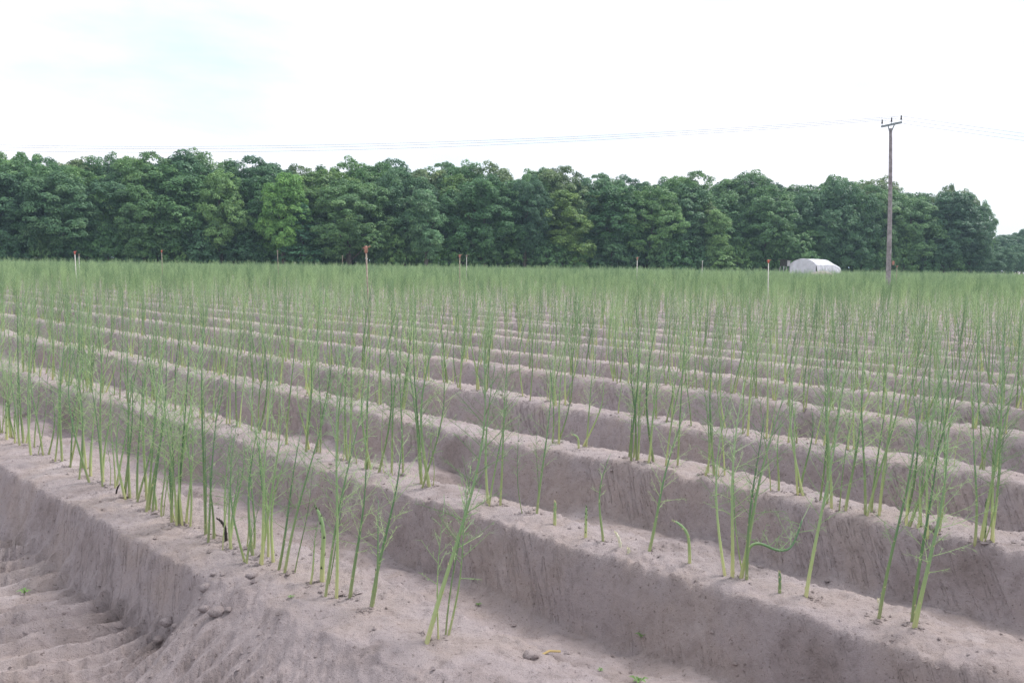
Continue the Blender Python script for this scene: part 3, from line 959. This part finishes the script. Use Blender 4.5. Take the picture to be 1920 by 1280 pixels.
p = on_plane(676, 640, 0.0)
a, b, c, d_ = (foot(655, 643), foot(676, 644), foot(688, 641), foot(694, 634))
o0 = (a[0], a[1], hz(*a))
pts = [(q[0] - o0[0], q[1] - o0[1], 0.05 + e) for q, e in ((a, 0.0), (b, 0.0), (c, 0.05), ((c[0] + 0.07, c[1]), 0.13))]
mb = MB(); mb.tube(pts, 0.02, 8)
tag(link('irrigation_hose', mb.mesh('irrigation_hose', M['yellow'], True), loc=o0), 'yellow hose end lying at the foot of the nearest rusty stake', 'hose')

# ================================================================ UTILITY POLE AND WIRES
def utility():
    Y = 58.0
    top = at_depth(1670, 241, Y); bot = at_depth(1665, 515, Y)
    gz = -DEEP
    k = (gz - top.z) / (bot.z - top.z)
    gx = top.x + (bot.x - top.x) * k
    root = link('utility_pole', None, loc=(gx, Y, gz))
    tag(root, 'tall brown timber utility pole standing in the field at the right', 'utility pole')
    T = Vector((top.x - gx, 0, top.z - gz))
    mb = MB()
    tt = np.linspace(0, 1, 14)
    path = np.array([tuple(T * float(t)) for t in tt]); path[0, 2] -= 0.5
    path[:, 0] += 0.05 * np.sin(tt * 3.1)
    mb.tube(path, np.linspace(0.165, 0.095, 14), 14)
    pole = link('pole', mb.mesh('pole', M['wood'], True), root)
    e0 = at_depth(1653.5, 238, Y) - Vector((gx, Y, gz)); e1 = at_depth(1689, 229.5, Y) - Vector((gx, Y, gz))
    mid = (e0 + e1) / 2
    ax = Vector((0.50, -1.8, 0.0))
    c = Vector((mid.x, 0, mid.z))
    A, B = c - ax / 2, c + ax / 2
    # timber-thick steel channel
    mb = MB()
    u = ax.normalized(); v = Vector((-u.y, u.x, 0)); m = Matrix((u, v, Vector((0, 0, 1)))).transposed().to_4x4(); m.translation = c
    mb.box((-ax.length / 2, -0.05, -0.06), (ax.length / 2, 0.05, 0.06), mat=m)
    arm = link('crossarm', mb.mesh('crossarm', M['galv']), root)
    for sg in (-1, 1):
        mb = MB(); st = c + u * (0.30 * sg) + Vector((0, 0, -0.03)); en = Vector((T.x, 0, T.z - 0.18)) + u * (0.1 * sg)
        mb.tube([tuple(st), tuple((st + en) / 2), tuple(en)], 0.035, 6)
        link('brace', mb.mesh('brace', M['galv']), root)
    tips = []
    for f in (-0.48, 0.0, 0.48):
        b = c + ax * f + Vector((0, 0, 0.06))
        mb = MB()
        zs = [0.10, 0.13, 0.20, 0.215, 0.28, 0.30, 0.36, 0.38]; rs = [0.025, 0.055, 0.052, 0.04, 0.048, 0.035, 0.042, 0.016]
        mb.tube([(b.x, b.y, b.z + z) for z in zs], rs, 10)
        ins = link('insulator', mb.mesh('insulator', M['insul'], True), root)
        mb = MB(); mb.tube([(b.x, b.y, b.z - 0.02), (b.x, b.y, b.z + 0.12)], 0.016, 6)
        link('pin', mb.mesh('pin', M['galv']), ins)
        tips.append(Vector((gx, Y, gz)) + b + Vector((0, 0, 0.33)))
    # small warning plate on the pole
    mb = MB(); mb.box((0.10, -0.20, 2.2), (0.24, -0.185, 2.45))
    link('plate', mb.mesh('plate', M['rusthead']), root)
    names = ['overhead wire on the left insulator of the pole, lowest of three at the pole', 'overhead wire on the middle insulator of the pole', 'overhead wire on the right insulator of the pole, highest of three at the pole']
    for i, tp in enumerate(tips):
        mb = MB(); pts = []
        def along(px, py, sg):
            d = ray(px, py); rx = d.x / d.y
            t = (tp.x - rx * tp.y) / (-sg + 0.1 * rx)
            return t, (at_depth(px, py, tp.y + 0.1 * t)).z - tp.z
        (y0, y1, yr) = ((283, 270.5, 264), (276, 265.5, 257), (272, 261.5, 250.6))[i]
        t0, z0 = along(0, y0, -1); t1, z1 = along(960, y1, -1)
        bq = (z0 / t0 - z1 / t1) / (t0 - t1); aq = z0 / t0 - bq * t0
        tr, zr = along(1920, yr, 1)
        ar = zr / tr - bq * tr
        for q in range(50, 0, -1):
            t = 118 * q / 50
            pts.append((-t, 0.1 * t, aq * t + bq * t * t))
        for q in range(0, 26):
            t = 60 * q / 25
            pts.append((t, 0.1 * t, ar * t + bq * t * t))
        mb.tube(pts, 0.0105, 5)
        tag(link('overhead_wire', mb.mesh('overhead_wire', M['wire']), loc=tp), names[i], 'wire', 'overhead wires')
utility()

# ================================================================ COVERED STACK, HIGH SEAT
def tarp():
    Y = 122.0
    p = at_depth(1530, 505, Y)
    root = link('covered_stack', None, loc=(p.x, p.y, -DEEP))
    tag(root, 'stack under white plastic sheeting in front of the wood', 'covered stack')
    ang = R(40)
    u = Vector((math.cos(ang), math.sin(ang), 0)); v = Vector((-u.y, u.x, 0))
    Lh, W, Hh = 6.1, 4.0, 3.1
    nu, nv = 60, 48
    def sect(f):       # height and width of the heap along its length
        e = 1.0
        g = 1 - 0.17 * smooth(0.72, 1.0, f) - 0.01 * f
        return e * g
    def roofz(f, a):   # a in -1..1 across
        g = sect(f)
        return Hh * g * (1 - 0.26 * abs(a) ** 2.4)
    def build(fn, na, nb):
        mb = MB(); vs = []
        for i in range(na + 1):
            for j in range(nb + 1):
                vs.append(fn(i / na, j / nb))
        fs = [(i * (nb + 1) + j, (i + 1) * (nb + 1) + j, (i + 1) * (nb + 1) + j + 1, i * (nb + 1) + j + 1) for i in range(na) for j in range(nb)]
        mb.add([tuple(q) for q in vs], fs)
        return mb
    def fold(a, b, amp=0.06):
        return amp * float(vnoise(np.array([a * 3.0]), np.array([b * 0.7]), 91)[0]) + 0.035 * float(vnoise(np.array([a * 9.0]), np.array([b * 1.5]), 92)[0])
    def roof(f, g):
        a = g * 2 - 1
        return u * (f * Lh) + v * (g * W) + Vector((0, 0, roofz(f, a) + fold(f * 5, g * 5, 0.10)))
    link('roof_sheet', build(roof, 40, 24).mesh('roof_sheet', M['tarp'], True), root)
    def side(g0):
        def fn(f, h):
            z = roofz(f, g0 * 2 - 1) * (1 - h)
            bulge = (0.18 * math.sin(h * 2.2) + fold(f * 9, h * 3, 0.16)) * (1 if g0 else -1) * smooth(0, 0.12, h)
            return u * (f * Lh) + v * (g0 * W + bulge) + Vector((0, 0, z + (fold(f * 5, g0 * 5, 0.10) if h == 0 else 0)))
        return fn
    def end(f0):
        def fn(g, h):
            z = roofz(f0, g * 2 - 1) * (1 - h)
            bulge = (0.25 * h + fold(g * 7 + 3, h * 3, 0.14)) * (1 if f0 else -1) * smooth(0, 0.12, h)
            return u * (f0 * Lh + bulge) + v * (g * W) + Vector((0, 0, z + (fold(f0 * 5, g * 5, 0.10) if h == 0 else 0)))
        return fn
    for g0 in (0, 1):
        link('side_sheet', build(side(g0), 48, 12).mesh('side_sheet', M['tarp'], True), root)
    for f0 in (0, 1):
        link('end_sheet', build(end(f0), 32, 12).mesh('end_sheet', M['tarp'], True), root)
    # bank of soil thrown up in front of it
    mb = MB(); vs = []; fs = []
    for i in range(25):
        for j in range(13):
            a = i / 24 * 2 - 1; b = j / 12 * 2 - 1
            z = 1.62 * max(0, 1 - a * a) ** 0.8 * max(0, 1 - b * b) + 0.1 * float(vnoise(np.array([a * 5.]), np.array([b * 4.]), 66)[0])
            vs.append((a * 3.0, b * 1.5, z - 0.1))
    fs = [(i * 13 + j, (i + 1) * 13 + j, (i + 1) * 13 + j + 1, i * 13 + j + 1) for i in range(24) for j in range(12)]
    mb.add(vs, fs)
    q = at_depth(1540, 511, 112)
    tag(link('soil_mound', mb.mesh('soil_mound', M['soil'], True), loc=(q.x, 112, -DEEP)), 'low mound of soil in front of the white sheeting', 'mound')
tarp()

def high_seat():
    Y = 138.0
    p = at_depth(1472, 500, Y)
    root = link('hunting_stand', None, loc=(p.x, Y, -DEEP), rot=(0, 0, 0.25))
    tag(root, 'dark wooden hunting stand on stilts left of the white sheeting', 'hunting stand')
    zt = at_depth(1472, 486, Y).z + DEEP
    for sx in (-0.5, 0.5):
        for sy in (-0.5, 0.5):
            mb = MB(); mb.tube([(sx * 1.35, sy * 1.35, -0.1), (sx, sy, zt - 1.05)], 0.06, 6)
            link('leg', mb.mesh('leg', M['palewood']), root)
    mb = MB(); mb.box((-0.55, -0.52, zt - 1.05), (0.55, 0.55, zt - 0.14))
    link('cabin', mb.mesh('cabin', M['darkwood']), root)
    mb = MB(); mb.box((0.02, -0.56, zt - 1.03), (0.53, -0.525, zt - 0.18))
    link('panel', mb.mesh('panel', M['palewood']), root)
    mb = MB(); mb.box((-0.75, -0.75, zt - 0.137), (0.75, 0.75, zt - 0.04))
    link('roof', mb.mesh('roof', M['darkwood']), root)
    mb = MB()
    for sx in (0.62, 0.95):
        mb.tube([(sx, -1.0, 0), (sx, -0.55, zt - 0.6)], 0.035, 5)
    for q in range(6):
        f = (q + 1) / 7
        mb.tube([(0.62, -1.0 + 0.45 * f, f * (zt - 0.6)), (0.95, -1.0 + 0.45 * f, f * (zt - 0.6))], 0.028, 5)
    link('ladder', mb.mesh('ladder', M['palewood']), root)
high_seat()

# ================================================================ THE WOOD
def leaf_cloud(centres, radii, per, size, crown_c, flat=0.8, droop=0.0):
    """leaf sprays packed round many small clumps; returns quads and tones"""
    Q = []; T = []
    for c, r in zip(centres, radii):
        m = int(per * (r ** 2))
        d = RNG.normal(size=(m, 3)); d /= np.linalg.norm(d, axis=1)[:, None]
        d[:, 2] = np.where(d[:, 2] < -0.35, -d[:, 2], d[:, 2])
        rad = r * RNG.uniform(0.55, 1.08, m) ** 0.6
        p = c + d * rad[:, None] * np.array([1, 1, flat])
        p[:, 2] -= droop * np.hypot(d[:, 0], d[:, 1]) * r
        outw = (p - crown_c); outw /= np.linalg.norm(outw, axis=1)[:, None] + 1e-9
        nrm = d * 0.7 + outw * 0.35 + np.array([0, 0, 0.45]) + RNG.normal(size=(m, 3)) * 0.42
        nrm /= np.linalg.norm(nrm, axis=1)[:, None]
        a = np.cross(nrm, RNG.normal(size=(m, 3))); a /= np.linalg.norm(a, axis=1)[:, None]
        b = np.cross(nrm, a)
        sz = size * RNG.uniform(0.55, 1.25, m)
        a = a * sz[:, None]; b = b * (sz * RNG.uniform(0.45, 0.75, m))[:, None]
        Q.append(np.stack([p - a, p - b * 0.9 + a * 0.1, p + a, p + b], 1))
        T.append(np.clip(RNG.normal(0.5, 0.16, m) + RNG.normal() * 0.16, 0, 1))
    return np.concatenate(Q), np.concatenate(T)

def make_tree(kind, H, Wd, seed):
    """unit-free tree of height H and crown width Wd -> (trunk mesh, crown mesh)"""
    global RNG
    keep = RNG
    RNG = np.random.default_rng(seed)
    tb, cb = MB(), MB()
    bole = {'broad': 0.16, 'narrow': 0.12, 'conifer': 0.08, 'shrub': 0.05}[kind] * H
    lean = RNG.normal(0, 0.02, 2)
    tt = np.linspace(0, 1, 8)
    top = 0.82 * H
    path = np.stack([lean[0] * tt * top + 0.12 * np.sin(tt * 4 + seed), lean[1] * tt * top + 0.12 * np.cos(tt * 3 + seed), tt * top], -1)
    path[0, 2] = -0.4
    tb.tube(path, (0.028 * H if kind != 'shrub' else 0.012 * H) * (1 - 0.85 * tt) + 0.02, 9)
    cs, rs = [], []
    if kind in ('broad', 'narrow', 'shrub'):
        nl = {'broad': 11, 'narrow': 9, 'shrub': 6}[kind]
        for q in range(nl):
            f = (q + 0.5) / nl
            z = bole + (H - bole) * (0.10 + 0.76 * f)
            e = math.sin(math.pi * min(1, 0.16 + 0.80 * f)) ** 0.6
            rr = Wd * 0.5 * e * RNG.uniform(0.45, 0.72)
            a = q * 2.4 + RNG.uniform(-0.5, 0.5)
            c = np.array([math.cos(a) * rr, math.sin(a) * rr, z])
            R0 = Wd * RNG.uniform(0.21, 0.33) * (1.0 if f < 0.75 else 0.85)
            if kind != 'shrub':
                b0 = path[min(6, int(f * 6) + 1)]
                tb.tube([b0, (b0 + c) / 2 + [0, 0, -0.3], c], [0.012 * H * (1 - 0.6 * f), 0.007 * H, 0.02], 5)
            m = int(19 + R0 * 7.5)
            for w_ in range(m):
                d = RNG.normal(size=3); d /= np.linalg.norm(d); d[2] = d[2] * 0.9 + 0.12
                cs.append(c + d * R0 * RNG.uniform(0.75, 1.05) * np.array([1, 1, 0.85])); rs.append(RNG.uniform(0.55, 1.1) * max(0.5, H / 17))
        for w_ in range(3):   # leaders that break the outline
            d = RNG.normal(size=2) * Wd * 0.14
            cs.append(np.array([d[0], d[1], H * RNG.uniform(0.86, 0.96)])); rs.append(RNG.uniform(0.7, 1.1) * max(0.5, H / 17))
        q, t = leaf_cloud(cs, rs, 150 if kind != 'shrub' else 150, 0.185, np.array([0, 0, H * 0.5]))
    else:
        m = 190
        for w_ in range(m):
            f = RNG.uniform(0.06, 1) ** 0.9
            rr = Wd * 0.5 * (1 - f) ** 0.75 * RNG.uniform(0.25, 1.0)
            a = RNG.uniform(0, 6.28)
            cs.append(np.array([math.cos(a) * rr, math.sin(a) * rr, bole + (H - bole) * f * 0.97])); rs.append(RNG.uniform(0.45, 0.9))
        q, t = leaf_cloud(cs, rs, 85, 0.19, np.array([0, 0, H * 0.4]), 0.45, 0.35)
    cb.quads(q, t)
    tm, cm = tb.mesh('trunk', M['bark'], True), cb.mesh('crown', M['leaf'])
    RNG = keep
    return tm, cm

TREES = {'broad': [make_tree('broad', 17, w_, 100 + i) for i, w_ in enumerate((11, 12.5, 10, 13, 11.5, 12))],
         'narrow': [make_tree('narrow', 16, w_, 200 + i) for i, w_ in enumerate((6.5, 7.5, 5.5))],
         'conifer': [make_tree('conifer', 15, w_, 300 + i) for i, w_ in enumerate((7.5, 6.5))],
         'shrub': [make_tree('shrub', 4.5, w_, 400 + i) for i, w_ in enumerate((5, 6, 4.5))]}
BASEW = {'broad': (11, 12.5, 10, 13, 11.5, 12), 'narrow': (6.5, 7.5, 5.5), 'conifer': (7.5, 6.5), 'shrub': (5, 6, 4.5)}
BASEH = {'broad': 17, 'narrow': 16, 'conifer': 15, 'shrub': 4.5}

def horizon(px):
    return 493 + 0.0145 * (px - 960)

def plant_tree(name, kind, var, px, py, width_px, back, colour, label, cat, group):
    d = ray(px, 480)
    # the wood's edge line, moved back
    t = (161.0 + back) / (d.y - 0.27 * d.x)
    X, Y = d.x * t, d.y * t
    topz = at_depth(px, py, Y).z
    Hh = topz + DEEP
    wd = width_px / FPX * Y
    tm, cm = TREES[kind][var]
    sz = Hh / BASEH[kind]
    sx = wd / BASEW[kind][var]
    root = link(name, None, loc=(X, Y, -DEEP), rot=(0, 0, (px * 0.37) % 6.28), scale=(sx, sx, sz))
    tag(root, label, cat, group)
    tr = link('trunk', tm, root); cr = link('crown', cm, root)
    cr.color = (*colour, 1); 
    return root

DK = (0.78, 0.84, 0.98); MID = (1.02, 1.05, 1.0); LT = (1.35, 1.28, 1.08); LIME = (1.75, 1.68, 1.1); SILV = (1.9, 1.7, 2.0)
BLU = (0.9, 1.08, 1.4); YEL = (1.4, 1.2, 0.85); BRN = (1.3, 1.0, 1.0); PALE = (1.6, 1.45, 1.3)
FRONT = [ # x, top y, crown width px, kind, variant, colour, label
 (15, 318, 150, 'broad', 0, DK), (105, 325, 150, 'broad', 3, DK), (195, 338, 135, 'broad', 1, DK), (268, 352, 110, 'broad', 4, MID),
 (335, 306, 150, 'broad', 2, MID), (415, 322, 105, 'broad', 5, LT), (478, 328, 105, 'broad', 0, MID),
 (533, 319, 92, 'broad', 2, LIME, 'tree', 'bright lime green tree standing out at the edge of the dark wood'),
 (566, 378, 120, 'conifer', 0, BLU, 'tree', 'feathery blue-green conifer between the lime green tree and broad oak'),
 (655, 340, 150, 'broad', 1, MID, 'tree', 'broad tree with a bare grey trunk showing above the crop'),
 (757, 322, 125, 'broad', 4, DK),
 (800, 354, 62, 'narrow', 0, SILV, 'tree', 'narrow silvery pale tree between darker crowns at the wood edge'),
 (905, 330, 150, 'broad', 3, MID), (985, 336, 100, 'broad', 5, DK), (1052, 356, 125, 'broad', 0, YEL), (1140, 345, 130, 'broad', 2, MID),
 (1222, 352, 125, 'broad', 1, LT), (1308, 385, 95, 'broad', 5, BRN),
 (1345, 392, 48, 'narrow', 2, PALE, 'tree', 'slender pale birch beside a brownish crown at the wood edge'),
 (1392, 404, 90, 'narrow', 1, MID), (1435, 345, 115, 'broad', 0, MID), (1498, 420, 80, 'narrow', 0, LT), (1520, 366, 100, 'broad', 4, DK),
 (1575, 340, 120, 'broad', 3, DK), (1640, 350, 110, 'broad', 1, MID), (1705, 368, 110, 'broad', 5, MID), (1770, 356, 125, 'broad', 2, DK), (1818, 384, 80, 'broad', 0, DK)]
cnt = 0
for e in FRONT:
    px, py, wp, kind, var, colr = e[:6]
    cnt += 1
    lab = e[7] if len(e) > 6 else '%s green leafy tree, %s from the left along the wood edge' % ({DK: 'dark', MID: 'mid', LT: 'light', YEL: 'yellowish', BRN: 'brownish'}.get(colr, 'dull'), ordinal(cnt))
    plant_tree('broadleaf_tree' if kind != 'conifer' else 'conifer_tree', kind, var, px, py, wp, prng.uniform(0, 5) if len(e) < 7 else -2.5, colr, lab, 'tree', 'trees along the wood edge')
SKY = [(-60, 300), (0, 292), (40, 283), (95, 301), (140, 303), (190, 296), (240, 299), (275, 293), (310, 296), (343, 281), (372, 292), (400, 304), (432, 298), (488, 301), (512, 318), (560, 316), (602, 309), (660, 307), (700, 305), (745, 308), (785, 316), (842, 309), (880, 313), (930, 316), (1005, 315), (1040, 319), (1090, 333), (1130, 330), (1180, 336), (1222, 346), (1262, 332), (1292, 329), (1335, 356), (1370, 345), (1392, 330), (1420, 334), (1455, 346), (1485, 357), (1520, 346), (1560, 335), (1600, 346), (1632, 340), (1660, 351), (1692, 366), (1722, 360), (1770, 351), (1805, 362), (1832, 385)]
cnt = 0
rr = random.Random(3)
for i, (px, py) in enumerate(SKY):
    kind = 'broad' if i not in (12, 16, 9) else ('conifer' if i != 9 else 'narrow')
    var = i % len(TREES[kind])
    colr = rr.choice((DK, DK, MID, MID, LT, BRN))
    cnt += 1
    lab = 'tree rising behind the wood edge, %s treetop along the skyline from the left' % ordinal(cnt)
    if i == 9: lab = 'dark round treetop standing highest on the left skyline'
    if px > 1820: lab = 'tree at the right end of the wood, half hidden by the last crown'
    plant_tree('broadleaf_tree' if kind != 'conifer' else 'conifer_tree', kind, var, px, py - 3, rr.uniform(100, 140) if px < 1770 else 60, rr.uniform(8, 22), colr, lab, 'tree', 'trees behind the wood edge')
# crowns filling between the front trees and the skyline
px = -30; cnt = 0
SX, SY = [q[0] for q in SKY], [q[1] for q in SKY]
while px < 1800:
    cnt += 1
    plant_tree('broadleaf_tree', 'broad', (cnt * 5 + 2) % 6, px, float(np.interp(px, SX, SY)) + rr.uniform(10, 34), rr.uniform(105, 140), rr.uniform(5, 9), rr.choice((DK, MID, MID, LT, YEL, BRN)),
               'tree wedged between front crowns and skyline trees, %s of these from the left' % ordinal(cnt), 'tree', 'trees in the middle of the wood')
    px += rr.uniform(55, 85)
# shrubs filling the foot of the wood
px = -40; cnt = 0
while px < 1850:
    cnt += 1
    if not (640 < px < 672):
        plant_tree('edge_shrub', 'shrub', cnt % 3, px, horizon(px) - rr.uniform(28, 62), rr.uniform(55, 85), rr.uniform(-1.5, 3), rr.choice((DK, MID, MID, LT)), 'leafy shrub at the foot of the wood, %s from the left' % ordinal(cnt), 'shrub', 'shrubs at the foot of the wood')
    px += rr.uniform(32, 50)
# more trees beyond the end of the wood, far right
FAR = [(1852, 446, 60), (1872, 442, 50), (1893, 438, 56), (1917, 431, 60), (1948, 432, 60), (1985, 440, 60)]
for q, (px, py, wp) in enumerate(FAR):
    plant_tree('broadleaf_tree', 'broad', q % 6, px, py, wp, 48 + q * 4, DK, 'distant dark tree beyond the end of the wood, %s from its last crown' % ordinal(q + 1), 'tree', 'distant trees at the right')
FAR2 = [(1862, 468, 46), (1885, 466, 44), (1908, 462, 46), (1935, 462, 46)]
for q, (px, py, wp) in enumerate(FAR2):
    plant_tree('broadleaf_tree', 'broad', (q + 2) % 6, px, py, wp, 24 + q * 3, DK, 'low dark tree in front of the distant trees, %s from the wood' % ordinal(q + 1), 'tree', 'low trees at the right')

# the inside of the wood: understorey and trunks too far in to tell apart
def interior():
    m = 26000
    X = RNG.uniform(-110, 118, m); back = RNG.uniform(9, 40, m)
    Y = 161 + 0.27 * X + back
    keep = X / Y < 0.515
    X, Y, back = X[keep], Y[keep], back[keep]; m = len(X)
    Z = RNG.uniform(0, 1, m) ** 1.3 * 9.0
    c = np.stack([X, Y, Z - DEEP], -1)
    nrm = RNG.normal(size=(m, 3)) * 0.6 + [0, -0.6, 0.6]; nrm /= np.linalg.norm(nrm, axis=1)[:, None]
    a = np.cross(nrm, RNG.normal(size=(m, 3))); a /= np.linalg.norm(a, axis=1)[:, None]
    b = np.cross(nrm, a); sz = RNG.uniform(0.4, 0.9, m)[:, None]
    mb = MB(); mb.quads(np.stack([c - a * sz, c - b * sz * .6, c + a * sz, c + b * sz * .6], 1), RNG.uniform(0, 0.5, m))
    tag(link('wood_interior', mb.mesh('wood_interior', M['leaf'])), 'dim understorey deep inside the wood', kind='stuff')
interior()
# ---------------------------------------------------------------- haze
HAZE = True
if HAZE:
    m, t, o_ = nodes('thin_haze')
    pv = N(t, 'ShaderNodeVolumePrincipled', Density=0.00036)
    pv.inputs['Color'].default_value = (0.62, 0.84, 1.0, 1)
    pv.inputs['Anisotropy'].default_value = 0.2
    t.links.new(pv.outputs['Volume'], o_.inputs['Volume'])
    mb = MB(); mb.box((-8000, -8000, -3), (8000, 8000, 32))
    me = mb.mesh('haze', m)
    tag(link('haze', me), 'thin pale haze over the field and wood', kind='stuff')
